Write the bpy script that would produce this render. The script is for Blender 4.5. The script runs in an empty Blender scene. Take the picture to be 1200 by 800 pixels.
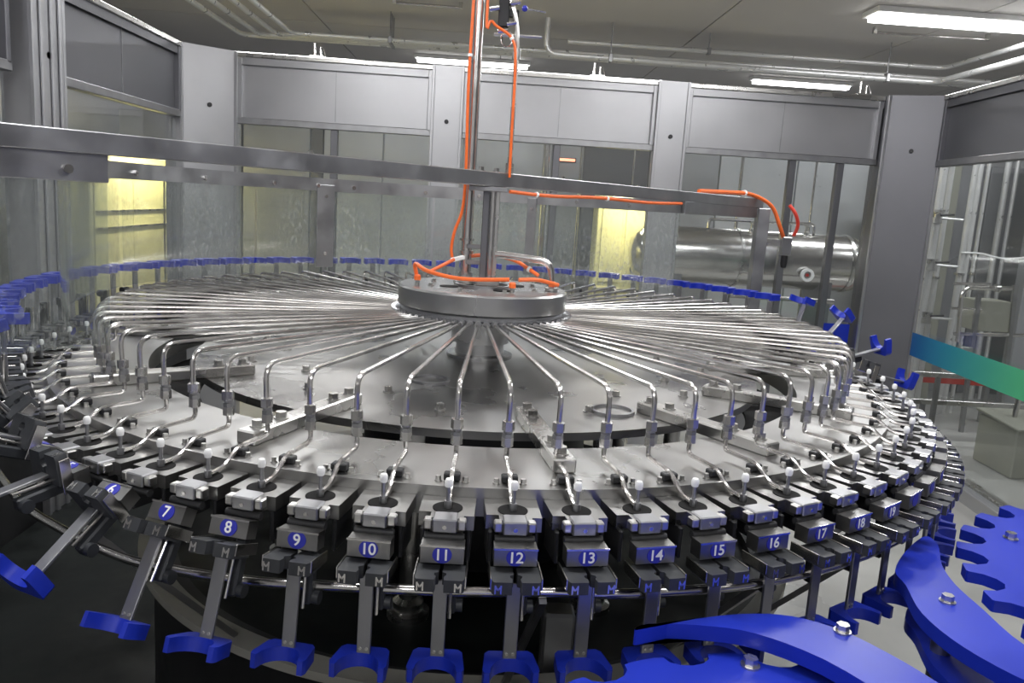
import bpy, bmesh, math, random
from mathutils import Vector, Matrix
random.seed(7)
S = bpy.context.scene
COL = S.collection
pi = math.pi
rad = math.radians

# ------------------------------------------------------------------ camera
FW = Vector((0.03972376, 0.98439731, -0.1714175))
RT = Vector((0.99764794, -0.02948271, 0.06188181))
UP = Vector((-0.05586243, 0.17347249, 0.98325311))
CAM = Vector((0.0, -2.42661, 0.44698))
FPX = 943.268
cd = bpy.data.cameras.new('camera')
cd.sensor_width = 36.0
cd.lens = 36.0 * FPX / 1200.0
cd.clip_start = 0.02
co = bpy.data.objects.new('camera', cd)
COL.objects.link(co)
m = Matrix((RT, UP, -FW)).transposed().to_4x4()
m.translation = CAM
co.matrix_world = m
S.camera = co

# ------------------------------------------------------------------ world, exposure
w = bpy.data.worlds.new('world')
S.world = w
w.use_nodes = True
bg = w.node_tree.nodes['Background']
bg.inputs[0].default_value = (0.75, 0.8, 0.85, 1)
bg.inputs[1].default_value = 0.25
S.view_settings.view_transform = 'Standard'
S.view_settings.look = 'None'
S.view_settings.gamma = 1.0
S.view_settings.use_curve_mapping = False
S.view_settings.exposure = 0.25
LAMP_W = 24.0          # watts of each ceiling tube lamp
Z_FLOOR, Z_CEIL = -1.15, 1.95


# ------------------------------------------------------------------ pixel helpers (direction only)
def ray(px, py):
    return (FW * FPX + RT * (px - 600) - UP * (py - 400)).normalized()


def on_z(px, py, z):
    d = ray(px, py)
    return CAM + d * ((z - CAM.z) / d.z)


def on_y(px, py, y):
    d = ray(px, py)
    return CAM + d * ((y - CAM.y) / d.y)


def on_x(px, py, x):
    d = ray(px, py)
    return CAM + d * ((x - CAM.x) / d.x)


# ------------------------------------------------------------------ materials
MATS = {}


def new_mat(name):
    mt = bpy.data.materials.new(name)
    mt.use_nodes = True
    nt = mt.node_tree
    b = nt.nodes['Principled BSDF']
    MATS[name] = mt
    return mt, nt, b


def noise(nt, scale, detail=3, stretch=None, coord='Object'):
    tc = nt.nodes.new('ShaderNodeTexCoord')
    mp = nt.nodes.new('ShaderNodeMapping')
    if stretch:
        mp.inputs['Scale'].default_value = stretch
    n = nt.nodes.new('ShaderNodeTexNoise')
    n.inputs['Scale'].default_value = scale
    n.inputs['Detail'].default_value = detail
    nt.links.new(tc.outputs[coord], mp.inputs[0])
    nt.links.new(mp.outputs[0], n.inputs['Vector'])
    return n


def ramp(nt, src, p0, c0, p1, c1):
    r = nt.nodes.new('ShaderNodeValToRGB')
    r.color_ramp.elements[0].position = p0
    r.color_ramp.elements[0].color = (*c0, 1)
    r.color_ramp.elements[1].position = p1
    r.color_ramp.elements[1].color = (*c1, 1)
    nt.links.new(src, r.inputs[0])
    return r


def solid(name, col, rough=0.5, metal=0.0, var=0.08, scale=6.0, rv=0.08, bump=0.0, stretch=None, spec=0.5):
    mt, nt, b = new_mat(name)
    n = noise(nt, scale, 4, stretch)
    lo = tuple(max(0, c * (1 - var)) for c in col)
    hi = tuple(min(1, c * (1 + var)) for c in col)
    r = ramp(nt, n.outputs['Fac'], 0.3, lo, 0.7, hi)
    nt.links.new(r.outputs[0], b.inputs['Base Color'])
    r2 = ramp(nt, n.outputs['Fac'], 0.3, (max(0.02, rough - rv),) * 3, 0.7, (min(1, rough + rv),) * 3)
    nt.links.new(r2.outputs[0], b.inputs['Roughness'])
    b.inputs['Metallic'].default_value = metal
    b.inputs['Specular IOR Level'].default_value = spec
    if bump:
        bp = nt.nodes.new('ShaderNodeBump')
        bp.inputs['Strength'].default_value = bump
        bp.inputs['Distance'].default_value = 0.002
        nt.links.new(n.outputs['Fac'], bp.inputs['Height'])
        nt.links.new(bp.outputs[0], b.inputs['Normal'])
    return mt


solid('steel', (0.58, 0.57, 0.55), 0.28, 1.0, 0.10, 9, 0.08)
solid('steel_table', (0.40, 0.395, 0.385), 0.33, 1.0, 0.16, 4, 0.12, 0.25)
solid('steel_tube', (0.66, 0.64, 0.62), 0.20, 1.0, 0.05, 20, 0.04)
solid('steel_dull', (0.36, 0.36, 0.37), 0.40, 1.0, 0.12, 12, 0.08)
solid('steel_slab', (0.33, 0.325, 0.315), 0.33, 1.0, 0.12, 14, 0.08)
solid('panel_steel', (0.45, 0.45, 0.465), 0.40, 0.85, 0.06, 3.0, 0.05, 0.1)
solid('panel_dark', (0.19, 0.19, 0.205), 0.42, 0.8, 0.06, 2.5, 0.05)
solid('hub_steel', (0.50, 0.50, 0.50), 0.27, 1.0, 0.03, 3, 0.02)
solid('black_plastic', (0.022, 0.024, 0.028), 0.42, 0, 0.2, 20)
solid('jaw_plastic', (0.035, 0.037, 0.041), 0.5, 0, 0.15, 30)
solid('rubber', (0.010, 0.0095, 0.0095), 0.75, 0, 0.2, 20, spec=0.15)
solid('white_plastic', (0.90, 0.90, 0.89), 0.4, 0, 0.03, 10)
solid('blue_plastic', (0.010, 0.028, 0.40), 0.36, 0, 0.12, 5, 0.06)
solid('label_blue', (0.03, 0.035, 0.38), 0.4, 0, 0.1, 40)
solid('orange_hose', (0.88, 0.16, 0.03), 0.38, 0, 0.06, 30)
solid('red_paint', (0.62, 0.05, 0.03), 0.45, 0, 0.1, 6)
solid('ceiling_paint', (0.61, 0.59, 0.57), 0.62, 0, 0.04, 1.5)
solid('hall_wall', (0.50, 0.50, 0.51), 0.55, 0, 0.05, 2)
solid('partition_grey', (0.38, 0.385, 0.40), 0.35, 0.3, 0.06, 2)
solid('partition_pale', (0.54, 0.55, 0.57), 0.35, 0.2, 0.05, 2)
solid('partition_dark', (0.16, 0.16, 0.17), 0.5, 0, 0.08, 2)
solid('warm_lit_panel', (0.78, 0.72, 0.40), 0.5, 0, 0.05, 3)  # warm room light put into the yellow base colour
solid('concrete', (0.39, 0.385, 0.365), 0.38, 0, 0.16, 2.2, 0.12, 0.2)
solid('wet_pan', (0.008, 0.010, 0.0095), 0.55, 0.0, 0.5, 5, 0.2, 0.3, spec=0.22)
solid('base_dark', (0.035, 0.035, 0.037), 0.45, 0.5, 0.25, 6, 0.1)
solid('lip_steel', (0.36, 0.35, 0.31), 0.5, 0.2, 0.12, 8)
solid('skid_paint', (0.36, 0.36, 0.30), 0.5, 0.2, 0.08, 4)
solid('brass', (0.55, 0.38, 0.16), 0.35, 1.0, 0.1, 10)


def emitter(name, col, strength):
    mt, nt, b = new_mat(name)
    b.inputs['Base Color'].default_value = (0.9, 0.9, 0.9, 1)
    b.inputs['Emission Color'].default_value = (*col, 1)
    b.inputs['Emission Strength'].default_value = strength
    return mt


solid('pipe_shine', (0.80, 0.80, 0.79), 0.33, 0.55, 0.04, 10)  # lamp reflections on polished pipes put into a paler base colour
emitter('lamp_glow', (1.0, 0.99, 0.97), 7.0)
emitter('warm_glow', (1.0, 0.92, 0.60), 6.0)
emitter('streak_glow', (1.0, 0.25, 0.1), 2.0)  # glow of the strip that imitates a reflection


def glass(name, tint, gloss, haze, drops=False, hazecol=(0.6, 0.62, 0.6)):
    mt = bpy.data.materials.new(name)
    mt.use_nodes = True
    MATS[name] = mt
    nt = mt.node_tree
    nt.nodes.clear()
    out = nt.nodes.new('ShaderNodeOutputMaterial')
    tr = nt.nodes.new('ShaderNodeBsdfTransparent')
    tr.inputs[0].default_value = (*tint, 1)
    gl = nt.nodes.new('ShaderNodeBsdfGlossy')
    gl.inputs['Roughness'].default_value = 0.06
    gl.inputs['Color'].default_value = (0.9, 0.9, 0.9, 1)
    lw = nt.nodes.new('ShaderNodeLayerWeight')
    lw.inputs[0].default_value = 0.5
    pw = nt.nodes.new('ShaderNodeMath')
    pw.operation = 'POWER'
    pw.inputs[1].default_value = 4.0
    nt.links.new(lw.outputs['Facing'], pw.inputs[0])
    fr = nt.nodes.new('ShaderNodeMath')
    fr.operation = 'MULTIPLY_ADD'
    fr.inputs[1].default_value = 0.9
    fr.inputs[2].default_value = gloss
    nt.links.new(pw.outputs[0], fr.inputs[0])
    mx = nt.nodes.new('ShaderNodeMixShader')
    nt.links.new(fr.outputs[0], mx.inputs[0])
    nt.links.new(tr.outputs[0], mx.inputs[1])
    nt.links.new(gl.outputs[0], mx.inputs[2])
    df = nt.nodes.new('ShaderNodeBsdfDiffuse')
    df.inputs[0].default_value = (*hazecol, 1)
    tl = nt.nodes.new('ShaderNodeBsdfTranslucent')
    tl.inputs[0].default_value = (*hazecol, 1)
    ad = nt.nodes.new('ShaderNodeMixShader')
    ad.inputs[0].default_value = 0.5
    nt.links.new(df.outputs[0], ad.inputs[1])
    nt.links.new(tl.outputs[0], ad.inputs[2])
    m2 = nt.nodes.new('ShaderNodeMixShader')
    nt.links.new(mx.outputs[0], m2.inputs[1])
    nt.links.new(ad.outputs[0], m2.inputs[2])
    if drops:
        n = noise(nt, 95, 2, (1, 1, 0.55))
        n2 = noise(nt, 3.0, 3)
        r = ramp(nt, n.outputs['Fac'], 0.54, (haze,) * 3, 0.62, (haze + 0.22,) * 3)
        r2 = ramp(nt, n2.outputs['Fac'], 0.38, (0, 0, 0), 0.62, (1, 1, 1))
        mm = nt.nodes.new('ShaderNodeMix')
        mm.data_type = 'RGBA'
        nt.links.new(r2.outputs[0], mm.inputs[0])
        mm.inputs[6].default_value = (haze, haze, haze, 1)
        nt.links.new(r.outputs[0], mm.inputs[7])
        nt.links.new(mm.outputs[2], m2.inputs[0])
    else:
        m2.inputs[0].default_value = haze
    nt.links.new(m2.outputs[0], out.inputs[0])
    return mt


glass('acrylic', (0.93, 0.95, 0.94), 0.03, 0.05, True)
glass('window_glass', (0.93, 0.945, 0.945), 0.035, 0.022)


def film():
    mt, nt, b = new_mat('stripe_film')
    tc = nt.nodes.new('ShaderNodeTexCoord')
    sp = nt.nodes.new('ShaderNodeSeparateXYZ')
    nt.links.new(tc.outputs['Generated'], sp.inputs[0])
    r = nt.nodes.new('ShaderNodeValToRGB')
    e = r.color_ramp.elements
    e[0].position, e[0].color = 0.0, (0.08, 0.42, 0.16, 1)
    e[1].position, e[1].color = 1.0, (0.01, 0.09, 0.30, 1)
    k = e.new(0.45)
    k.color = (0.06, 0.36, 0.18, 1)
    k = e.new(0.78)
    k.color = (0.02, 0.20, 0.28, 1)
    nt.links.new(sp.outputs['Y'], r.inputs[0])
    nt.links.new(r.outputs[0], b.inputs['Base Color'])
    b.inputs['Roughness'].default_value = 0.4


film()


# ------------------------------------------------------------------ mesh helpers
class MB:
    def __init__(self):
        self.bm = bmesh.new()

    def box(self, c, s, bevel=0.0, rot=None):
        r = bmesh.ops.create_cube(self.bm, size=1.0)
        vs = r['verts']
        M = Matrix.Translation(Vector(c))
        if rot is not None:
            M = M @ rot.to_4x4()
        M = M @ Matrix.Diagonal((*s, 1.0))
        bmesh.ops.transform(self.bm, matrix=M, verts=vs)
        if bevel:
            es = set()
            for v in vs:
                for e in v.link_edges:
                    es.add(e)
            bmesh.ops.bevel(self.bm, geom=list(es), offset=bevel, segments=1, affect='EDGES')
        return self

    def span(self, a, b, bevel=0.0):
        a, b = Vector(a), Vector(b)
        return self.box((a + b) / 2, [abs(b[i] - a[i]) for i in range(3)], bevel)

    def bar(self, a, b, wx, wz, bevel=0.0):
        """rectangular bar from a to b, wx wide, wz tall"""
        a, b = Vector(a), Vector(b)
        d = b - a
        y = d.normalized()
        up = Vector((0, 0, 1)) if abs(y.z) < 0.95 else Vector((0, 1, 0))
        x = y.cross(up).normalized()
        z = x.cross(y)
        R = Matrix((x, y, z)).transposed()
        return self.box((a + b) / 2, (wx, d.length, wz), bevel, R)

    def tube(self, pts, r, n=10, fillet=0.0, caps=True, closed=False):
        pts = [Vector(p) for p in pts]
        if fillet and not closed:
            pts = round_path(pts, fillet)
        N = len(pts)
        rr = r if isinstance(r, (list, tuple)) else [r] * N
        tang = []
        for i in range(N):
            a = pts[i - 1] if (i > 0 or closed) else pts[i]
            b = pts[(i + 1) % N] if (i < N - 1 or closed) else pts[i]
            tang.append((b - a).normalized())
        t0 = tang[0]
        ref = Vector((0, 0, 1)) if abs(t0.z) < 0.9 else Vector((1, 0, 0))
        nx = t0.cross(ref).normalized()
        rings = []
        for i in range(N):
            t = tang[i]
            nx = (nx - t * nx.dot(t)).normalized()
            ny = t.cross(nx)
            ring = [self.bm.verts.new(pts[i] + (nx * math.cos(2 * pi * k / n) + ny * math.sin(2 * pi * k / n)) * rr[i]) for k in range(n)]
            rings.append(ring)
        for i in range(N if closed else N - 1):
            A, B = rings[i], rings[(i + 1) % N]
            for k in range(n):
                self.bm.faces.new((A[k], A[(k + 1) % n], B[(k + 1) % n], B[k]))
        if caps and not closed:
            self.bm.faces.new(rings[0][::-1])
            self.bm.faces.new(rings[-1])
        return self

    def cyl(self, a, b, r, n=16):
        return self.tube([a, b], r, n)

    def lathe(self, prof, n=48, c=(0, 0, 0), a0=0.0, a1=2 * pi):
        """profile of (radius, z); full turn is closed"""
        full = abs(a1 - a0 - 2 * pi) < 1e-6
        c = Vector(c)
        cols = []
        for k in range(n if full else n + 1):
            a = a0 + (a1 - a0) * k / n
            cols.append([self.bm.verts.new(c + Vector((r * math.cos(a), r * math.sin(a), z))) for r, z in prof])
        for k in range(n):
            A, B = cols[k], cols[(k + 1) % len(cols)]
            for i in range(len(prof) - 1):
                try:
                    self.bm.faces.new((A[i], B[i], B[i + 1], A[i + 1]))
                except ValueError:
                    pass
        return self

    def ring(self, r0, r1, z0, z1, n=96, c=(0, 0, 0), a0=0.0, a1=2 * pi):
        """solid annulus (r0 may be 0)"""
        if r0 <= 0:
            return self.lathe([(1e-4, z0), (r1, z0), (r1, z1), (1e-4, z1)], n, c, a0, a1)
        self.lathe([(r0, z0), (r1, z0), (r1, z1), (r0, z1), (r0, z0)], n, c, a0, a1)
        return self

    def prism(self, poly, z0, z1):
        lo = [self.bm.verts.new((x, y, z0)) for x, y in poly]
        hi = [self.bm.verts.new((x, y, z1)) for x, y in poly]
        n = len(poly)
        self.bm.faces.new(lo[::-1])
        self.bm.faces.new(hi)
        for i in range(n):
            self.bm.faces.new((lo[i], lo[(i + 1) % n], hi[(i + 1) % n], hi[i]))
        return self

    def hexbolt(self, c, r, h, washer=True):
        c = Vector(c)
        if washer:
            self.tube([c, c + Vector((0, 0, h * 0.2))], r * 1.35, 12)
        self.tube([c, c + Vector((0, 0, h))], r, 6)
        return self

    def mesh(self, name):
        bm = self.bm
        bmesh.ops.remove_doubles(bm, verts=bm.verts, dist=1e-6)
        bmesh.ops.recalc_face_normals(bm, faces=bm.faces)
        me = bpy.data.meshes.new(name)
        bm.to_mesh(me)
        bm.free()
        me.polygons.foreach_set('use_smooth', [True] * len(me.polygons))
        me.set_sharp_from_angle(angle=rad(33))
        return me


def round_path(pts, rf, seg=5):
    out = [pts[0]]
    for i in range(1, len(pts) - 1):
        p0, p1, p2 = pts[i - 1], pts[i], pts[i + 1]
        d0, d1 = (p0 - p1), (p2 - p1)
        r = min(rf, d0.length * 0.45, d1.length * 0.45)
        a, b = p1 + d0.normalized() * r, p1 + d1.normalized() * r
        for k in range(seg + 1):
            t = k / seg
            out.append(a * (1 - t) ** 2 + p1 * 2 * t * (1 - t) + b * t * t)
    out.append(pts[-1])
    return out


def spline(pts, seg=6):
    pts = [Vector(p) for p in pts]
    out = []
    n = len(pts)
    for i in range(n - 1):
        p0, p1, p2, p3 = pts[max(i - 1, 0)], pts[i], pts[i + 1], pts[min(i + 2, n - 1)]
        for k in range(seg):
            t = k / seg
            out.append(0.5 * ((2 * p1) + (p2 - p0) * t + (2 * p0 - 5 * p1 + 4 * p2 - p3) * t * t + (3 * p1 - p0 - 3 * p2 + p3) * t ** 3))
    out.append(pts[-1])
    return out


def link(name, me, mat, parent=None, loc=None, rot=None):
    o = bpy.data.objects.new(name, me)
    COL.objects.link(o)
    if mat and me is not None and len(me.materials) == 0:
        me.materials.append(MATS[mat])
    if parent:
        o.parent = parent
    if loc is not None:
        o.location = loc
    if rot is not None:
        o.rotation_euler = rot
    return o


def obj(name, mb, mat, parent=None, loc=None, rot=None):
    return link(name, mb.mesh(name), mat, parent, loc, rot)


def tag(o, label, cat, group=None):
    o['label'] = label
    o['category'] = cat
    if group:
        o['group'] = group
    return o


def thing(name, label, cat, loc=(0, 0, 0), rotz=0.0, group=None):
    o = bpy.data.objects.new(name, None)
    o.empty_display_size = 0.05
    COL.objects.link(o)
    o.location = loc
    o.rotation_euler = (0, 0, rotz)
    return tag(o, label, cat, group)


def local(parent, v):
    return Vector(v) - Vector(parent.location)


def struct(o):
    o['kind'] = 'structure'
    return o


def structure_empty(name):
    o = bpy.data.objects.new(name, None)
    COL.objects.link(o)
    return struct(o)


# ================================================================== THE SETTING
HX0, HX1, HY0, HY1 = -3.6, 6.4, -5.2, 9.0
struct(obj('floor', MB().span((HX0, HY0, Z_FLOOR - 0.1), (HX1, HY1, Z_FLOOR)), 'concrete'))
ceil = struct(obj('ceiling', MB().span((HX0, HY0, Z_CEIL + 0.02), (HX1, HY1, Z_CEIL + 0.12)), 'partition_dark'))
cuts = [HX0, -1.6, 0.05, 1.72, 3.4, 5.0, HX1]
for i in range(6):
    for j, (ya, yb) in enumerate(((HY0, 1.2), (1.2, 5.4), (5.4, HY1))):
        obj('panel', MB().span((cuts[i] + 0.006, ya + 0.006, Z_CEIL), (cuts[i + 1] - 0.006, yb - 0.006, Z_CEIL + 0.03)), 'ceiling_paint', ceil)
struct(obj('wall_left', MB().span((HX0 - 0.1, HY0, Z_FLOOR), (HX0, HY1, Z_CEIL)), 'hall_wall'))
struct(obj('wall_right', MB().span((HX1, HY0, Z_FLOOR), (HX1 + 0.1, HY1, Z_CEIL)), 'hall_wall'))
struct(obj('wall_back', MB().span((HX0, HY1, Z_FLOOR), (HX1, HY1 + 0.1, Z_CEIL)), 'hall_wall'))
struct(obj('wall_front', MB().span((HX0, HY0 - 0.1, Z_FLOOR), (HX1, HY0, Z_CEIL)), 'hall_wall'))


# ------------------------------------------------------------------ ceiling tube lamps, and unseen fill lamps added to them
def tube_lamp(x, y, L, label, width=0.15, along='x', watts=None, group=None, drop=0.0, up=0.0):
    t = thing('ceiling_lamp', label, 'lamp', (x, y, Z_CEIL - drop), 0 if along == 'x' else pi / 2, group)
    if drop:
        for sx in (-0.4, 0.4):
            obj('hanger_rod', MB().cyl((sx * L, 0, 0), (sx * L, 0, drop), 0.005, 6), 'steel', t)
    if up:  # added upward light that brightens the ceiling
        lu = bpy.data.lights.new('up_light', 'AREA')
        lu.shape = 'RECTANGLE'
        lu.size, lu.size_y = L, width
        lu.energy = up
        lu.color = (1.0, 0.97, 0.93)
        ou = bpy.data.objects.new('up_light', lu)
        COL.objects.link(ou)
        ou.parent = t
        ou.location = (0, 0, 0.012)
        ou.rotation_euler = (pi, 0, 0)
    obj('housing', MB().box((0, 0, -0.02), (L + 0.06, width, 0.04), 0.006), 'white_plastic', t)
    d = MB()
    d.prism([(-width * 0.38, 0), (-width * 0.30, -0.035), (width * 0.30, -0.035), (width * 0.38, 0)], -L / 2, L / 2)
    o = obj('diffuser', d, 'lamp_glow', t, (0, 0, -0.04), (pi / 2, 0, pi / 2))
    ld = bpy.data.lights.new('tube_light', 'AREA')
    ld.shape = 'RECTANGLE'
    ld.size, ld.size_y = L, width
    ld.energy = watts or LAMP_W
    ld.color = (0.95, 0.97, 1.0)
    lo = bpy.data.objects.new('tube_light', ld)
    COL.objects.link(lo)
    lo.parent = t
    lo.location = (0, 0, -0.085)
    return t


tube_lamp(3.32, 3.55, 1.30, 'bright twin-width ceiling tube lamp near the right corner column', 0.26)
tube_lamp(-0.25, 6.75, 1.2, 'lit ceiling tube lamp partly hidden behind the two hanging pipes')
tube_lamp(3.35, 6.65, 1.05, 'short lit ceiling tube lamp just above the right steel header panel')
tube_lamp(-1.7, 3.02, 1.3, 'added unseen fill lamp above the left rear header panel', 0.2, 'x', 15.0)  # unseen lamp added to brighten the partition behind the left rear window
tube_lamp(0.6, 3.02, 1.3, 'added unseen fill lamp above the middle rear header panel', 0.2, 'x', 15.0)  # second unseen lamp added for the hall behind the rear windows
tube_lamp(5.0, 2.4, 1.3, 'added unseen fill lamp in the hall beyond the right window', 0.2, 'x', 22.0)  # unseen lamp added to brighten the pipes outside
for (x, y, d) in ((-1.0, -3.6, 'front left'), (1.2, -3.6, 'front right'), (-0.9, -0.9, 'left'), (1.2, -0.9, 'right'), (-0.7, 1.15, 'rear left'), (1.5, 1.15, 'rear right')):  # unseen lamps added to light the machine fronts, table and ceiling
    tube_lamp(x, y, 1.3, 'added unseen pendant fill lamp over the %s of the rinser' % d, 0.2, 'x', 17.0, None, 0.22, 9.0)

# ------------------------------------------------------------------ steel enclosure around the machine
YB = 2.92           # inner face of back wall
XL, XR = -1.89, 2.78
ZT, ZH = 1.265, 0.855  # header top and bottom


def column(label, pts, z0=Z_FLOOR, z1=ZT, mat='panel_steel', edges=True):
    """folded sheet column: plan polygon"""
    cx = sum(p[0] for p in pts) / len(pts)
    cy = sum(p[1] for p in pts) / len(pts)
    t = thing('enclosure_column', label, 'column', (cx, cy, z0))
    obj('shaft', MB().prism([(x - cx, y - cy) for x, y in pts], 0, z1 - z0), mat, t)
    if edges:
        for q in (pts[0], pts[1]):
            obj('edge_strip', MB().span((q[0] - cx - 0.009, q[1] - cy - 0.012, 0), (q[0] - cx + 0.009, q[1] - cy + 0.006, z1 - z0), 0.002), 'panel_steel', t)
    m0 = MB()
    mx, my = (pts[0][0] + pts[1][0]) / 2 - cx, (pts[0][1] + pts[1][1]) / 2 - cy
    n = Vector((-(pts[1][1] - pts[0][1]), pts[1][0] - pts[0][0], 0)).normalized()
    if n.y > 0:
        n = -n
    p0 = Vector((mx, my, 0.92 - z0))
    m0.cyl(p0, p0 + n * 0.008, 0.014, 12)
    obj('plug', m0, 'base_dark', t)
    return t


column('grey folded steel column filling the left rear corner of the enclosure', [(-1.89, 2.70), (-1.63, YB), (-1.63, YB + 0.10), (-1.99, YB + 0.10), (-1.99, 2.70)])
column('slim grey steel column behind the two hanging pipes', [(-0.385, YB - 0.02), (-0.20, YB - 0.02), (-0.20, YB + 0.1), (-0.385, YB + 0.1)])
column('grey steel column with two bright edges right of the middle header panel', [(1.06, YB - 0.02), (1.25, YB - 0.02), (1.25, YB + 0.1), (1.06, YB + 0.1)])
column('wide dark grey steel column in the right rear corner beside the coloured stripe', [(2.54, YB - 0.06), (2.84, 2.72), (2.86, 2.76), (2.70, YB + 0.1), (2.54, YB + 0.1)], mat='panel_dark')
column('tall ribbed steel column of the left wall beside the guard screen', [(XL + 0.05, 0.98), (XL + 0.05, 1.22), (XL - 0.08, 1.22), (XL - 0.08, 0.98)])
RIBCOL = bpy.data.objects['enclosure_column.004']
for yy in (-0.06, 0.02, 0.085):
    obj('rib', MB().span((0.065, yy - 0.012, 0), (0.078, yy + 0.012, ZT - Z_FLOOR), 0.004), 'panel_steel', RIBCOL)


def header(label, a, b, mat='panel_steel', zt=ZT, zh=ZH, side=1):
    """folded header panel along the segment a-b, inner face on the line"""
    a, b = Vector((*a, 0)), Vector((*b, 0))
    L = (b - a).length
    ang = math.atan2(b.y - a.y, b.x - a.x)
    t = thing('header_panel', label, 'panel', (a.x, a.y, zh), ang)
    h = zt - zh
    s = side
    obj('sheet', MB().span((0, s * 0.03, 0), (L, s * 0.05, h), 0.002), mat, t)
    obj('top_rail', MB().span((0, -s * 0.005, h - 0.03), (L, s * 0.05, h), 0.004), 'steel', t)
    obj('upper_fold', MB().bar((0, s * 0.01, h - 0.05), (L, s * 0.01, h - 0.05), 0.004, 0.05), mat, t)
    obj('lower_rail', MB().span((0, 0, -0.03), (L, s * 0.05, 0.012), 0.004), 'steel_dull', t)
    for x in (0.02, L - 0.02):
        obj('end_fold', MB().span((x - 0.014, 0, 0), (x + 0.014, s * 0.05, h - 0.03), 0.003), mat, t)
    k = MB()
    for x in (L * 0.5,):
        k.span((x - 0.002, s * 0.026, 0.02), (x + 0.002, s * 0.032, h - 0.06))
    obj('seam', k, 'steel_dull', t)
    return t


header('grey steel header panel between the left corner column and the slim column', (-1.63, YB), (-0.385, YB))
header('grey steel header panel behind the orange hose, left of the column with bright edges', (-0.20, YB), (1.06, YB))
header('shiny grey steel header panel left of the wide dark corner column', (1.25, YB), (2.54, YB))
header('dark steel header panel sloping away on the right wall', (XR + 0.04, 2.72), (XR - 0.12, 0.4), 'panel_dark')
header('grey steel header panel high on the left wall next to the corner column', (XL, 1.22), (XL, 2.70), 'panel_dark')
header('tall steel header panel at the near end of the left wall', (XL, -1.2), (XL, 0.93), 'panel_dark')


def window(n, a, b, z0, z1, mullions=(), side=1):
    """glazed wall field along a-b"""
    a, b = Vector((*a, 0)), Vector((*b, 0))
    L = (b - a).length
    ang = math.atan2(b.y - a.y, b.x - a.x)
    t = structure_empty('window_%d' % n)
    t.location = (a.x, a.y, z0)
    t.rotation_euler = (0, 0, ang)
    h = z1 - z0
    cuts = [0.0] + [m for m in mullions] + [L]
    for i in range(len(cuts) - 1):
        obj('pane', MB().span((cuts[i] + 0.008, side * 0.034, 0.03), (cuts[i + 1] - 0.008, side * 0.042, h)), 'window_glass', t)
    for x in mullions:
        obj('mullion', MB().span((x - 0.022, side * 0.012, 0.0), (x + 0.022, side * 0.062, h), 0.003), 'panel_dark', t)
    obj('bottom_rail', MB().span((0, 0.0, -0.05), (L, side * 0.06, 0.03), 0.004), 'panel_steel', t)
    return t


window(1, (-1.63, YB), (-0.385, YB), -0.95, ZH - 0.03, (0.62,))
window(2, (-0.20, YB), (1.06, YB), -0.95, ZH - 0.03, (0.63,))
window(3, (1.25, YB), (2.54, YB), -0.95, ZH - 0.03, (0.74, 1.06))
window(4, (XR + 0.04, 2.72), (XR - 0.12, 0.4), -1.02, ZH - 0.03, (1.6,))
window(5, (XL, 1.22), (XL, 2.70), -0.95, ZH - 0.03, ())
window(6, (XL, -1.2), (XL, 0.93), -0.95, ZH - 0.03, (0.93,))

kp = struct(obj('trim_1', MB().span((XL - 0.03, -2.6, Z_FLOOR), (XL + 0.02, 2.70, -0.30), 0.004), 'base_dark'))
# coloured film on the right hand window and the end of the back window
fa, fb = Vector((XR + 0.025, 2.66, 0)), Vector((XR - 0.105, 0.5, 0))
o = obj('window_stripe', MB().span((-0.0012, -1.08, -0.075), (0.0012, 1.08, 0.075)), 'stripe_film')
o.location = ((fa + fb) / 2).to_tuple()[:2] + (-0.305,)
o.rotation_euler = (0, 0, math.atan2(fb.y - fa.y, fb.x - fa.x) + pi / 2)
tag(o, 'blue to green film stripe running along the right hand window', 'stripe')
o = obj('window_stripe', MB().span((2.30, YB + 0.031, -0.40), (2.52, YB + 0.033, -0.24)), 'blue_plastic')
tag(o, 'short plain blue film stripe on the rear window beside the corner column', 'stripe')

# ================================================================== THE ROTARY RINSER
N = 72
A0 = rad(-131.7487)
DA = 2 * pi / N
RN = 1.20              # radius of the nozzles


def az(i):
    return A0 + DA * i


# ---- carousel table
tb = thing('carousel_table', 'round stainless carousel table with an outer ring, inner disc and radial joining bars', 'rotary table', (0, 0, -0.60))
Z0 = 0.60
obj('outer_ring', MB().ring(0.925, 1.15, Z0 - 0.075, Z0 - 0.025, 144), 'steel_table', tb)
obj('inner_disc', MB().ring(0.0, 0.82, Z0 - 0.043, Z0 - 0.025, 128), 'steel_table', tb)
obj('gap_shade', MB().ring(0.80, 0.95, Z0 - 0.13, Z0 - 0.12, 96), 'rubber', tb)  # black ring standing in for the shade inside the open gap
col = MB()
col.lathe([(0.10, Z0 - 0.025), (0.10, Z0 - 0.015), (0.075, Z0 - 0.012), (0.072, Z0 + 0.02), (0.088, Z0 + 0.022), (0.088, Z0 + 0.095), (0.14, Z0 + 0.105), (0.14, Z0 + 0.128), (0.001, Z0 + 0.128)], 40)
obj('hub_column', col, 'hub_steel', tb)
for ad in (-145, -113.2, -81.2, -55.8, -31.0, -2, 28, 58, 88, 118, 148, 178):
    a = rad(ad)
    R = Matrix.Rotation(a, 3, 'Z')
    bm_ = MB()
    bm_.box(R @ Vector((0.885, 0, 0)) + Vector((0, 0, Z0 - 0.012)), (0.37, 0.042, 0.027), 0.003, R)
    b_ = obj('joining_bar', bm_, 'steel', tb)
    for rr in (0.725, 0.785, 0.965, 1.035):
        p_ = R @ Vector((rr, 0, 0))
        obj('bolt', MB().hexbolt((p_.x, p_.y, Z0 + 0.001), 0.011, 0.014), 'steel', b_)
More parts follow.
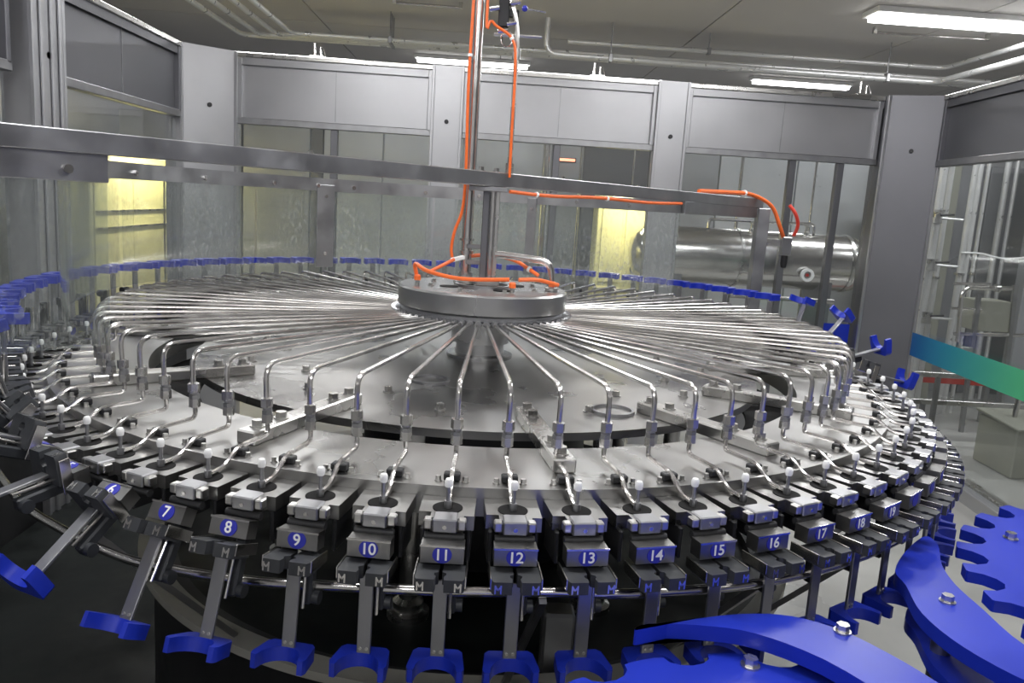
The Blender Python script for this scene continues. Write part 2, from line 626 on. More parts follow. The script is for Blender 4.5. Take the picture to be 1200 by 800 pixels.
for k in range(24):
    a = rad(-97 + k * 15)
    rr = 0.57 if k % 2 else 0.67
    obj('bolt', MB().hexbolt((rr * math.cos(a), rr * math.sin(a), Z0 - 0.025), 0.010, 0.016), 'steel', tb)
# two flat inspection covers with a rim on the inner disc
for ad, rr in ((-108, 0.40), (-62, 0.68)):
    a = rad(ad)
    obj('cover_ring', MB().ring(0.045, 0.052, Z0 - 0.025, Z0 - 0.018, 28, (rr * math.cos(a), rr * math.sin(a), 0)), 'steel_dull', tb)

# ---- distributor drum on the axis
ds = thing('water_distributor', 'flat round steel water distributor drum above the table centre', 'distributor', (0, 0, 0.115))
obj('drum', MB().lathe([(0.001, 0.012), (0.246, 0.012), (0.2535, 0.018), (0.2535, 0.068), (0.248, 0.0735), (0.001, 0.0735)], 96), 'hub_steel', ds)
obj('lower_flange', MB().lathe([(0.001, -0.006), (0.236, -0.006), (0.244, 0.0), (0.244, 0.011), (0.001, 0.011)], 96), 'steel_dull', ds)
obj('top_ring', MB().lathe([(0.075, 0.0735), (0.085, 0.0735), (0.085, 0.081), (0.075, 0.081), (0.075, 0.0735)], 48), 'steel_dull', ds)
for k in range(8):
    a = rad(22 + k * 45)
    obj('bolt', MB().hexbolt((0.165 * math.cos(a), 0.165 * math.sin(a), 0.0735), 0.007, 0.008), 'steel', ds)
for ad in (-150, -60, 30, 120):
    a = rad(ad)
    obj('port_cover', MB().ring(0.0, 0.028, 0.0735, 0.0755, 20, (0.115 * math.cos(a), 0.115 * math.sin(a), 0)), 'rubber', ds)

# ---- one rinse tube (local x = radius - RN, so the thing stands over its nozzle)
TM = {}


def q(r, z, y=0.0):
    return Vector((r - RN, y, z))


TR = 0.0050
TM['upper_tube'] = MB().tube([q(0.232, 0.108), q(0.262, 0.112), q(1.047, 0.126), q(1.044, 0.055)], TR, 10, 0.034).mesh('upper_tube')
b = MB()
b.tube([q(0.238, 0.1085), q(0.262, 0.1125)], 0.0095, 6)
b.tube([q(0.262, 0.1125), q(0.272, 0.113)], 0.0078, 8)
TM['inlet_nut'] = b.mesh('inlet_nut')
TM['upper_nut'] = MB().tube([q(1.043, 0.062), q(1.043, 0.045)], 0.0115, 6).mesh('upper_nut')
b = MB()
b.tube([q(1.042, 0.047), q(1.042, 0.040)], 0.0085, 10)
b.tube([q(1.042, 0.040), q(1.041, 0.031)], 0.0100, 6)
TM['union_body'] = b.mesh('union_body')
TM['lower_nut'] = MB().tube([q(1.041, 0.031), q(1.041, 0.015)], 0.0108, 6).mesh('lower_nut')
TM['lower_tube'] = MB().tube([q(1.041, 0.018), q(1.039, -0.008), q(1.125, -0.010), q(1.158, -0.036), q(1.197, -0.038)], 0.0046, 8, 0.018).mesh('lower_tube')
b = MB()
b.tube([q(1.20, -0.040), q(1.20, -0.005)], 0.0034, 8)
b.tube([q(1.20, -0.042), q(1.20, -0.030)], 0.0062, 8)
TM['nozzle_stem'] = b.mesh('nozzle_stem')
b = MB()
b.lathe([(0.0004, -0.0070), (0.0058, -0.0070), (0.0068, -0.002), (0.0066, 0.003), (0.0048, 0.0066), (0.0004, 0.0078)], 12)
TM['white_tip'] = b.mesh('white_tip')
b = MB()
b.box(q(1.118, -0.018), (0.018, 0.028, 0.013), 0.002)
TM['tube_clamp'] = b.mesh('tube_clamp')
b = MB()
b.hexbolt(q(1.125, -0.0248, 0.0), 0.0046, 0.009)
TM['clamp_bolt'] = b.mesh('clamp_bolt')
TMAT = dict(upper_tube='steel_tube', inlet_nut='steel_dull', upper_nut='steel', union_body='steel_dull', lower_nut='steel', lower_tube='steel_tube', nozzle_stem='steel_dull', white_tip='white_plastic', tube_clamp='base_dark', clamp_bolt='steel')


# ---- one gripper station; swinging parts are modelled about the hinge at (1.25, -0.07)
PR, PZ = 1.25, -0.070
GM = {}


def h(r, z, y=0.0):
    return Vector((r - PR, y, z - PZ))


b = MB()
b.prism([(-0.050, -0.044), (0.020, -0.044), (0.020, -0.024), (0.042, -0.024), (0.042, 0.028), (0.030, 0.028), (0.030, 0.044), (-0.050, 0.044)], -0.066, -0.0425)
GM['slab'] = b.mesh('slab')
b = MB()
b.lathe([(0.0242, -0.0426), (0.0242, -0.0414), (0.0230, -0.0412), (0.012, -0.0421), (0.0004, -0.0423)], 28)
GM['hole_dark'] = b.mesh('hole_dark')  # black dish on the slab in place of the dark nozzle hole
b = MB()
b.span((0.022, -0.019, -0.062), (0.056, 0.019, -0.040), 0.002)
GM['hinge_block'] = b.mesh('hinge_block')
GM['hinge_screw'] = MB().tube([(0.056, 0, -0.052), (0.0585, 0, -0.052)], 0.0035, 10).mesh('hinge_screw')
b = MB()
b.span((0.036, 0, -0.058), (0.054, 0.013, -0.042), 0.002)
GM['hinge_lug'] = b.mesh('hinge_lug')
b = MB()
b.tube([(0.050, -0.031, -0.070), (0.050, 0.031, -0.070)], 0.0065, 12)
GM['hinge_shaft'] = b.mesh('hinge_shaft')
b = MB()
b.span((-0.045, -0.0035, -0.120), (0.030, 0.0035, -0.066), 0.002)
GM['support_bracket'] = b.mesh('support_bracket')
# swinging parts
b = MB()
b.prism([(0.004, -0.033), (0.032, -0.033), (0.032, 0.033), (0.004, 0.033)], -0.029, -0.001)
GM['number_box'] = b.mesh('number_box')
b = MB()
b.span(h(1.2815, -0.0735, -0.034), h(1.2835, -0.0705, 0.034))
GM['bright_edge'] = b.mesh('bright_edge')
b = MB()
b.tube([h(1.2815, -0.085), h(1.2832, -0.085)], 0.0148, 24)
for v in b.bm.verts:
    v.co.z = h(0, -0.085).z + (v.co.z - h(0, -0.085).z) * 0.92
GM['number_disc'] = b.mesh('number_disc')
for s, nm in ((-1, 'jaw_a'), (1, 'jaw_b')):
    b = MB()
    y0, y1 = s * 0.003, s * 0.037
    poly = [(0.020, y0), (0.020, y1), (0.066, y1), (0.072, s * 0.034), (0.072, s * 0.007), (0.060, s * 0.006), (0.056, s * 0.009), (0.050, s * 0.009), (0.046, y0)]
    if s > 0:
        poly = poly[::-1]
    b.prism(poly, -0.056, -0.036)
    GM[nm] = b.mesh('jaw')
    b = MB()
    x_ = 0.0722
    yy = s * 0.028
    b.span((x_ - 0.001, yy - 0.0055, -0.054), (x_ + 0.0012, yy - 0.0030, -0.040))
    b.span((x_ - 0.001, yy + 0.0030, -0.054), (x_ + 0.0012, yy + 0.0055, -0.040))
    b.bar((x_, yy - 0.0042, -0.042), (x_, yy, -0.048), 0.0022, 0.0026)
    b.bar((x_, yy + 0.0042, -0.042), (x_, yy, -0.048), 0.0022, 0.0026)
    GM[nm + '_clip'] = b.mesh('clip')
b = MB()
b.span((0.004, -0.0012, -0.052), (0.064, 0.0012, -0.034), 0.0005)
GM['side_plate'] = b.mesh('side_plate')
b = MB()
b.span((0.030, -0.0108, -0.184), (0.036, 0.0108, -0.055), 0.001)
GM['arm'] = b.mesh('arm')
b = MB()
b.span((0.000, 0.008, -0.118), (0.020, 0.024, -0.030), 0.003)
b.tube([(0.007, 0.024, -0.108), (0.007, 0.034, -0.108)], 0.011, 14)
GM['cam_lever'] = b.mesh('cam_lever')
b = MB()
b.tube([(0.026, 0.0155, -0.052), (0.028, 0.0155, -0.120)], 0.0026, 8)
GM['spring_rod'] = b.mesh('spring_rod')
# blue neck gripper: C shaped jaw opening away from the arm
poly = [(0.014, -0.031), (0.022, -0.038), (0.066, -0.0435), (0.074, -0.041), (0.075, -0.033)]
for k in range(13):
    a_ = rad(-90 + 180 * k / 12)
    poly.append((0.070 - 0.034 * math.cos(a_), 0.0315 * math.sin(a_)))
poly += [(0.075, 0.033), (0.074, 0.041), (0.066, 0.0435), (0.022, 0.038), (0.014, 0.031)]
b = MB()
b.prism(poly, -0.202, -0.180)
GM['neck_gripper'] = b.mesh('neck_gripper')
b = MB()
for yy in (-0.005, 0.005):
    b.tube([(0.036, yy, -0.173), (0.0375, yy, -0.173)], 0.0026, 8)
GM['arm_screw'] = b.mesh('arm_screw')
GMAT = dict(slab='steel_slab', hole_dark='rubber', hinge_block='steel_dull', hinge_screw='steel_tube', hinge_lug='steel', hinge_shaft='base_dark', support_bracket='base_dark', number_box='steel_slab', bright_edge='steel_tube', number_disc='label_blue', jaw_a='jaw_plastic', jaw_b='jaw_plastic', jaw_a_clip='steel_tube', jaw_b_clip='steel_tube', side_plate='steel_tube', arm='steel_dull', cam_lever='black_plastic', spring_rod='steel_tube', neck_gripper='blue_plastic', arm_screw='steel')


HR, HZ = 1.262, -0.055          # true hinge line of the swinging parts
SHIFT = Vector((PR - HR, 0, PZ - HZ))
for nm in ('number_box', 'bright_edge', 'number_disc', 'jaw_a', 'jaw_b', 'jaw_a_clip', 'jaw_b_clip', 'side_plate', 'arm', 'cam_lever', 'spring_rod', 'neck_gripper', 'arm_screw'):
    GM[nm].transform(Matrix.Translation(SHIFT))


def digits_mesh(txt):
    cu = bpy.data.curves.new('digits', 'FONT')
    cu.body = txt
    cu.size = 0.0250
    cu.align_x = 'CENTER'
    cu.align_y = 'CENTER'
    cu.extrude = 0.0003
    cu.offset = 0.00035
    cu.space_character = 0.95
    o_ = bpy.data.objects.new('digits', cu)
    COL.objects.link(o_)
    dg = bpy.context.evaluated_depsgraph_get()
    me = bpy.data.meshes.new_from_object(o_.evaluated_get(dg))
    bpy.data.objects.remove(o_)
    return me


WORDS = 'zero one two three four five six seven eight nine ten eleven twelve thirteen fourteen fifteen sixteen seventeen eighteen nineteen'.split()
TILT = {2: 82, 3: 56, 4: 31, 5: 20, 6: 8, 7: 3, 1: 112, 0: 140, -1: 163,
        26: 3, 27: 14, 28: 78, 29: 104, 30: 137, 31: 162}


def station(i):
    j = i if i < 50 else i - N            # -22 .. 49
    tilt = TILT.get(j, 0 if 3 <= j <= 25 else 180)
    num = j + 3
    if 5 <= num <= 18:
        lab = 'bottle gripper station with the number %s on its blue disc' % WORDS[num]
        if num == 6:
            lab = 'bottle gripper station with its arm swung out, between numbers 5 and 7'
        grp = 'numbered gripper stations'
    elif tilt == 180:
        lab = 'gripper station turned upright, its blue neck gripper on top, along the far guard screen'
        grp = 'upright gripper stations on the far side'
    elif j > 18 and tilt > 15:
        lab = {28: 'gripper station held straight out level near the corner column',
               29: 'gripper station with blue gripper opening upward against the dark corner column',
               30: 'gripper station tilted well past level before the dark corner column',
               31: 'gripper station almost upright beside the dark corner column'}[j]
        grp = 'swinging gripper stations'
    elif j > 15:
        lab = 'black-jawed gripper station hanging down along the right hand window'
        grp = 'hanging gripper stations by the right window'
    else:
        lab = {1: 'gripper station raised just above level beside number 5', 0: 'gripper station raised steeply below the left guard screen', -1: 'gripper station nearly upright at the left guard screen edge'}[j]
        grp = 'swinging gripper stations'
    a = az(i)
    t = thing('gripper_station', lab, 'gripper', (RN * math.cos(a), RN * math.sin(a), 0), a, grp)
    for yb_ in (-0.0365, 0.0365):
        link('support_bracket', GM['support_bracket'], 'base_dark', t, (0, yb_, 0))
    for nm in ('slab', 'hole_dark', 'hinge_block', 'hinge_shaft'):
        p_ = link(nm, GM[nm], GMAT[nm], t)
        if nm == 'hinge_block':
            link('hinge_screw', GM['hinge_screw'], GMAT['hinge_screw'], p_)
    link('hinge_lug', GM['hinge_lug'], 'steel', t, (0, 0.020, 0))
    link('hinge_lug', GM['hinge_lug'], 'steel', t, (0, -0.033, 0))
    piv = (HR - RN, 0, HZ)
    rot = (0, -rad(tilt), 0)
    for ys_ in (-0.0385, 0.0385):
        p_ = link('side_plate', GM['side_plate'], 'steel_tube', t, piv, rot)
        p_.location = (piv[0], ys_, piv[2])
    for nm in ('number_box', 'jaw_a', 'jaw_b', 'arm', 'cam_lever', 'spring_rod', 'neck_gripper'):
        p_ = link(nm.split('_a')[0].split('_b')[0] if nm.startswith('jaw') else nm, GM[nm], GMAT[nm], t, piv, rot)
        if nm.startswith('jaw'):
            link('clip', GM[nm + '_clip'], 'steel_tube', p_)
        if nm == 'arm':
            link('arm_screw', GM['arm_screw'], 'steel', p_)
        if nm == 'number_box':
            link('bright_edge', GM['bright_edge'], 'steel_tube', p_)
            link('number_disc', GM['number_disc'], 'label_blue', p_)
            if 5 <= num <= 19:
                me = digits_mesh(str(num))
                d_ = link('digits', me, 'white_plastic', p_, h(1.2836, -0.0857) + SHIFT, (pi / 2, 0, pi / 2))
    return t


def rinse_tube(i):
    j = i if i < 50 else i - N
    a = az(i)
    if 2 <= j <= 15:
        lab = 'bent steel rinse tube with white tip leading to the station numbered %s' % WORDS[j + 3]
        if j == 3:
            lab = 'bent steel rinse tube leading to the station between numbers 5 and 7'
        grp = 'rinse tubes of the numbered stations'
    elif 15 < j < 30:
        lab = 'bent steel rinse tube with white tip on the side of the right hand window'
        grp = 'rinse tubes on the right side'
    elif j >= 30:
        lab = 'thin steel rinse tube fanning out to the far guard screen'
        grp = 'rinse tubes on the far side'
    else:
        lab = 'bent steel rinse tube ending by the left guard screen'
        grp = 'rinse tubes on the left side'
    t = thing('rinse_tube', lab, 'tube', (RN * math.cos(a), RN * math.sin(a), 0), a, grp)
    for nm in TM:
        o_ = link(nm, TM[nm], TMAT[nm], t)
        if nm == 'clamp_bolt':
            o_.location = (0, 0.023, 0)
            link(nm, TM[nm], TMAT[nm], t, (0, -0.023, 0))


for i in range(N):
    station(i)
for i in range(N):
    rinse_tube(i)

# ---- cam rail that steers the arms
RAILP = [(-150, -0.215), (-133.6, -0.182), (-126.8, -0.185), (-117.7, -0.190), (-110.9, -0.182), (-104.5, -0.171), (-99.4, -0.160), (-94.5, -0.154), (-89.8, -0.151), (-83.8, -0.149), (-77.1, -0.157), (-65, -0.165), (-50, -0.17), (-35, -0.17), (-10, -0.18)]
rp = [Vector((1.266 * math.cos(rad(a)), 1.266 * math.sin(rad(a)), z)) for a, z in RAILP]
rail = thing('cam_rail', 'bright round guide rail curving behind the hanging gripper arms', 'rail', (0, 0, -0.2))
obj('rail_tube', MB().tube([p_ - Vector((0, 0, -0.2)) for p_ in spline(rp, 8)], 0.0082, 12), 'steel_tube', rail)
for ad in (-122.5, -84.5, -66, -45, -22):
    a = rad(ad)
    z_ = -0.17
    m_ = MB()
    m_.bar((1.262 * math.cos(a), 1.262 * math.sin(a), 0.035), (0.93 * math.cos(a), 0.93 * math.sin(a), -0.325), 0.012, 0.012)
    obj('rail_bracket', m_, 'steel_dull', rail)

# ---- machine base under the table
bs = thing('machine_base', 'dark round machine base under the carousel with a pale curved rim and support pillars', 'machine base', (0, 0, Z_FLOOR))
zb = -Z_FLOOR
obj('basin_wall', MB().ring(0.86, 0.92, 0.13, zb - 0.545, 120), 'base_dark', bs)
obj('rim', MB().ring(0.90, 0.958, zb - 0.545, zb - 0.525, 120), 'lip_steel', bs)
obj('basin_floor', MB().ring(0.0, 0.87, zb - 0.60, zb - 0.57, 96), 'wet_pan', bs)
obj('core_drum', MB().ring(0.0, 0.34, zb - 0.80, zb - 0.10, 64), 'base_dark', bs)
for ad in (-103.5, -58, -13, 32, 77, 122, 167, 212):
    a = rad(ad)
    c_ = (0.60 * math.cos(a), 0.60 * math.sin(a), 0)
    m_ = MB()
    m_.lathe([(0.001, zb - 0.57), (0.052, zb - 0.57), (0.052, zb - 0.555), (0.038, zb - 0.550), (0.038, zb - 0.53), (0.024, zb - 0.52), (0.024, zb - 0.045), (0.001, zb - 0.045)], 24, c_)
    obj('pillar', m_, 'steel', bs)
m_ = MB()
m_.span((0.168, -0.85, zb - 0.57), (0.236, -0.79, zb - 0.41), 0.006)
obj('drive_block', m_, 'steel_dull', bs)
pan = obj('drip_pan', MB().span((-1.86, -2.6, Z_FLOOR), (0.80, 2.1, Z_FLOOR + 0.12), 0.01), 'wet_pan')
tag(pan, 'dark wet drip pan on the floor under the carousel', 'drip pan')

# ---- blue star wheels and guides at the bottle transfer
ZS = -0.185


def star_wheel(label, cx, cy, R, n, ph, ztop, bolts):
    zf = Z_FLOOR + (0.12 if cx < 0.8 else 0.0)
    t = thing('star_wheel', label, 'star wheel', (cx, cy, zf))
    z1 = ztop - zf
    z0_ = z1 - 0.022
    poly = []
    for k in range(n):
        ac = ph + 2 * pi * (k + 0.5) / n         # pocket centre
        half = 2 * pi / n * 0.5
        rp_ = R * half * (0.66 if n > 30 else 0.52)
        # lobe tip
        for f_ in (-0.95, -0.72):
            aa = ac + half * f_
            poly.append((R * math.cos(aa), R * math.sin(aa)))
        for s_ in range(7):
            be = pi * (s_ / 6.0)
            # arc of the pocket, centre at R
            tx, ty = -math.sin(ac), math.cos(ac)
            ox, oy = math.cos(ac), math.sin(ac)
            u_ = -rp_ * math.cos(be)
            v_ = -rp_ * math.sin(be) * (1.25 if n > 30 else 0.7)
            poly.append(((R - 0.004 + v_) * ox + u_ * tx, (R - 0.004 + v_) * oy + u_ * ty))
        aa = ac + half * 0.72
        poly.append((R * math.cos(aa), R * math.sin(aa)))
    obj('wheel_plate', MB().prism(poly, z0_, z1), 'blue_plastic', t)
    obj('spindle', MB().cyl((0, 0, z0_), (0, 0, 0.0), 0.05, 24), 'steel', t)
    obj('lower_disc', MB().ring(0, R * 0.80, z0_ - 0.06, z0_ - 0.045, 48), 'base_dark', t)
    for (bx, by) in bolts:
        obj('bolt', MB().hexbolt((bx - cx, by - cy, z1), 0.011, 0.014), 'steel', t)
    return t


bB = [on_z(1184, 631, ZS), on_z(1150, 662, ZS)]
star_wheel('big scalloped blue star wheel beside the right hand window', 1.515, -1.205, 0.60, 32, rad(4), ZS, [(bB[0].x, bB[0].y)] + [(1.515 + 0.45 * math.cos(rad(a)), -1.205 + 0.45 * math.sin(rad(a))) for a in (40, 90, 220, 270, 320)])
bA = on_z(879, 780, ZS - 0.03)
star_wheel('blue star wheel in front of the stations marked 13 to 15', 0.425, -1.752, 0.45, 20, rad(2.2), ZS - 0.03, [(bA.x, bA.y)] + [(0.425 + 0.37 * math.cos(rad(a)), -1.752 + 0.37 * math.sin(rad(a))) for a in (15, -30, -90, -150, 180)])


def smooth_poly(pts, seg=4):
    n = len(pts)
    out = []
    P = [Vector((*p, 0)) for p in pts]
    for i in range(n):
        p0, p1, p2, p3 = P[i - 1], P[i], P[(i + 1) % n], P[(i + 2) % n]
        for k in range(seg):
            t = k / seg
            v = 0.5 * ((2 * p1) + (p2 - p0) * t + (2 * p0 - 5 * p1 + 4 * p2 - p3) * t * t + (3 * p1 - p0 - 3 * p2 + p3) * t ** 3)
            out.append((v.x, v.y))
    return out


def guide(label, pix, extra, ztop, bolts, posts):
    pts = [tuple(on_z(x, y, ztop).xy) for x, y in pix] + extra
    pts = smooth_poly(pts)
    cx = sum(p[0] for p in pts) / len(pts)
    cy = sum(p[1] for p in pts) / len(pts)
    t = thing('bottle_guide', label, 'guide', (cx, cy, ztop - 0.96))
    obj('guide_plate', MB().prism([(x - cx, y - cy) for x, y in pts], 0.935, 0.96), 'blue_plastic', t)
    ou = Vector((cx, cy)).normalized() * 0.03
    lp = [(x + ou.x, y + ou.y) for x, y in pts]
    obj('lower_plate', MB().prism([(x - cx, y - cy) for x, y in lp], 0.862, 0.882), 'blue_plastic', t)
    for (x, y) in bolts:
        v = on_z(x, y, ztop)
        obj('bolt', MB().hexbolt((v.x - cx, v.y - cy, 0.96), 0.010, 0.013), 'steel', t)
    for (x, y) in posts:
        v = on_z(x, y, ztop)
        obj('post', MB().cyl((v.x - cx, v.y - cy, 0.935), (v.x - cx, v.y - cy, (Z_FLOOR + (0.12 if v.x < 0.8 else 0.0)) - (ztop - 0.96)), 0.016, 14), 'steel_dull', t)
    return t


guide('long blue bottle guide curving from below number 14 to the star wheels', [(746, 738), (800, 727), (870, 719), (930, 722), (990, 740), (1050, 770), (1100, 800)], [(0.70, -1.52), (0.60, -1.50), (0.52, -1.38), (0.44, -1.315), (0.36, -1.298), (0.28, -1.30)], ZS + 0.012, [(987, 740)], [(990, 750)])
guide('short curved blue bottle guide hugging the big star wheel', [(1049, 668), (1062, 645), (1084, 628), (1099, 638), (1104, 662), (1120, 685), (1150, 712), (1200, 755)], [(0.90, -1.38), (0.85, -1.44), (0.80, -1.42), (0.755, -1.33), (0.745, -1.23), (0.77, -1.13)], ZS + 0.012, [(1110, 705)], [(1110, 712)])

# ---- beam over the centre, guard rail and acrylic guard screens
ZB0, ZB1 = 0.486, 0.528
dirb = Vector((1.25, 1.315, 0)).normalized()
beam = thing('crossbar', 'square steel beam crossing above the table and carrying the hanging pipes', 'beam', (0, 0, ZB0))
obj('beam_tube', MB().bar(dirb * -1.75 + Vector((0, 0, 0.021)), dirb * 1.82 + Vector((0, 0, 0.021)), 0.045, 0.042, 0.002), 'steel_dull', beam)
obj('end_post', MB().bar(dirb * 1.80 + Vector((0.03, 0, 0.0)), dirb * 1.80 + Vector((0.03, 0, Z_FLOOR - ZB0)), 0.055, 0.055, 0.003), 'steel_dull', beam)
obj('end_post', MB().bar(dirb * -1.73, dirb * -1.73 + Vector((0, 0, Z_FLOOR + 0.12 - ZB0)), 0.05, 0.05, 0.003), 'steel_dull', beam)
obj('clamp_plate', MB().box((0.0, 0.0, -0.008), (0.115, 0.06, 0.014), 0.002), 'steel_dull', beam)
for k, s in enumerate((-0.035, 0.03)):
    obj('bolt', MB().hexbolt((dirb.x * s, dirb.y * s, 0.042), 0.009, 0.012), 'steel', beam)
for s in (-1.28, -0.62, 0.35, 0.8, 1.3):
    obj('bolt', MB().hexbolt((dirb.x * s, dirb.y * s, 0.042), 0.006, 0.008), 'steel', beam)

RG = 1.11
G0, G1 = 216.0, 46.0      # the screen runs over the far side, from 216 down to 46 degrees
gr = thing('guard_rail', 'curved flat steel rail at eye level carrying the clear guard screens', 'rail', (0, 0, 0.44))
obj('rail_band', MB().ring(RG - 0.004, RG + 0.028, 0.0, 0.05, 90, a0=rad(G1), a1=rad(G0)), 'steel_dull', gr)
e0 = Vector((RG * math.cos(rad(G1)), RG * math.sin(rad(G1)), 0))
obj('straight_rail', MB().bar(e0 + Vector((0, 0, 0.025)), dirb * 1.78 + Vector((0, 0, 0.025)), 0.03, 0.05, 0.002), 'steel_dull', gr)
for ad in (205, 190, 172, 154, 138, 128, 120, 104, 92, 70, 58):
    a = rad(ad)
    m_ = MB()
    m_.tube([((RG - 0.004) * math.cos(a), (RG - 0.004) * math.sin(a), 0.02), ((RG - 0.011) * math.cos(a), (RG - 0.011) * math.sin(a), 0.02)], 0.008, 8)
    obj('bolt', m_, 'steel_tube', gr)
for ad in (126.3, 80.0):
    a = rad(ad)
    R = Matrix.Rotation(a, 3, 'Z')
    m_ = MB()
    m_.box(R @ Vector((RG - 0.008, 0, 0)) + Vector((0, 0, -0.14)), (0.006, 0.075 if ad > 100 else 0.04, 0.33), 0.001, R)
    o_ = obj('hanger_plate', m_, 'steel_dull', gr)
    for zz in (-0.02, -0.25):
        c_ = R @ Vector((RG - 0.011, 0, 0))
        c2 = R @ Vector((RG - 0.017, 0, 0))
        obj('screw', MB().tube([(c_.x, c_.y, zz), (c2.x, c2.y, zz)], 0.007, 8), 'steel_tube', o_)
segs = [(216, 176, 'at the left end'), (176, 141.8, 'before the yellow lit window'), (141.8, 126.3, 'left of the wide hanger plate'), (126.3, 102, 'right of the wide hanger plate'), (102, 80, 'behind the hanging pipes'), (80, 46, 'in front of the steel tank')]
for (u0, u1, wd) in segs:
    o_ = obj('guard_screen', MB().ring(RG, RG + 0.005, 0.115, 0.45, 24, a0=rad(u1 + 0.25), a1=rad(u0 - 0.25)), 'acrylic')
    tag(o_, 'clear wet acrylic guard screen %s' % wd, 'screen', 'curved guard screens')
# straight screen hanging from the near end of the beam
pe = dirb * -1.09
pf = dirb * -1.72
o_ = obj('guard_screen', MB().bar(pe + Vector((0, 0, 0.282)), pf + Vector((0, 0, 0.282)), 0.006, 0.345), 'acrylic')
tag(o_, 'clear flat guard screen hanging from the near end of the beam', 'screen')
o_ = thing('screen_clamp', 'flat steel clamp bar holding the near guard screen under the beam', 'clamp bar', (0, 0, 0.45))
obj('clamp_bar', MB().bar(pe + Vector((0, 0, 0.01)), pf + Vector((0, 0, 0.01)), 0.028, 0.055, 0.002), 'steel_dull', o_)
nb = Vector((dirb.y, -dirb.x, 0))
for k in range(4):
    c_ = pe + (pf - pe) * (0.12 + 0.25 * k) + nb * 0.014
    obj('bolt', MB().tube([c_ + Vector((0, 0, 0.005)), c_ + nb * 0.008 + Vector((0, 0, 0.005))], 0.009, 8), 'steel_tube', o_)

# ---- poles and pipes over the distributor
pa = thing('feed_pipe', 'thick vertical steel feed pipe from the ceiling to the distributor', 'pipe', (-0.057, 0.05, 0.19))
obj('pipe_tube', MB().cyl((0, 0, 0), (0, 0, Z_CEIL - 0.19), 0.0165, 16), 'steel_tube', pa)
obj('foot_flange', MB().lathe([(0.001, 0), (0.036, 0), (0.036, 0.008), (0.022, 0.010), (0.022, 0.035), (0.001, 0.035)], 24), 'steel', pa)
obj('pipe_clip', MB().lathe([(0.017, 0.09), (0.022, 0.09), (0.022, 0.10), (0.017, 0.10)], 16), 'steel', pa)
obj('pipe_clip', MB().lathe([(0.017, 0.13), (0.022, 0.13), (0.022, 0.137), (0.017, 0.137)], 16), 'steel', pa)
obj('cross_clamp', MB().span((0.0, -0.028, 0.108), (0.062, -0.018, 0.122), 0.002), 'steel_dull', pa)
obj('cross_clamp', MB().span((0.0, -0.022, 0.060), (0.062, -0.012, 0.074), 0.002), 'steel_dull', pa)
po = thing('hanging_post', 'stout square post with bright edges hanging from the beam to the distributor', 'post', (0.01, 0.0, 0.19))
obj('square_bar', MB().span((-0.024, -0.004, 0), (-0.004, 0.02, 0.285), 0.002), 'panel_dark', po)
obj('round_bar', MB().cyl((0.006, 0.0, 0), (0.006, 0.0, 0.285), 0.010, 14), 'steel_tube', po)
obj('rear_bar', MB().span((0.014, 0.0, 0), (0.026, 0.022, 0.285), 0.002), 'steel', po)
obj('foot', MB().box((0, 0.004, 0.012), (0.075, 0.05, 0.022), 0.003), 'steel', po)
ep = thing('elbow_pipe', 'short bent steel pipe arching from the post down to the distributor rim', 'pipe', (0.20, -0.02, 0.19))
obj('pipe_tube', MB().tube([(-0.17, 0.0, 0.098), (-0.15, 0.0, 0.098), (0.0, 0.0, 0.086), (0.005, 0.0, 0.0)], 0.0105, 12, 0.04), 'steel_tube', ep)
obj('union', MB().lathe([(0.001, 0), (0.020, 0), (0.020, 0.008), (0.014, 0.010), (0.014, 0.022), (0.001, 0.022)], 16, (0.005, 0, 0)), 'steel', ep)
pb = thing('hose_pipe', 'thin vertical steel pipe with an orange hose taped to it above the beam', 'pipe', (0.060, 0.05, ZB1))
obj('pipe_tube', MB().tube([(0, 0, 0), (0, 0, 0.40), (-0.012, 0.0, 0.46), (-0.05, 0.03, 0.56), (-0.05, 0.03, Z_CEIL - ZB1)], 0.0075, 10, 0.03), 'steel', pb)
for zz in (0.0, 0.33):
    obj('union', MB().lathe([(0.001, zz), (0.0125, zz), (0.0125, zz + 0.03), (0.001, zz + 0.03)], 12), 'steel', pb)


def hose(name, label, pts, r, mat='orange_hose', ties=(), group=None, cat='hose'):
    c0 = Vector(pts[0])
    t = thing(name, label, cat, c0, 0, group)
    P_ = [p_ - c0 for p_ in spline(pts, 6)]
    obj('hose_tube', MB().tube(P_, r, 8), mat, t)
    for k in ties:
        c_ = P_[int(k * (len(P_) - 1))]
        d_ = (P_[min(int(k * (len(P_) - 1)) + 1, len(P_) - 1)] - P_[int(k * (len(P_) - 1)) - 1]).normalized()
        obj('cable_tie', MB().tube([c_ - d_ * 0.004, c_ + d_ * 0.004], r * 1.6, 8), 'white_plastic', t)
    return t


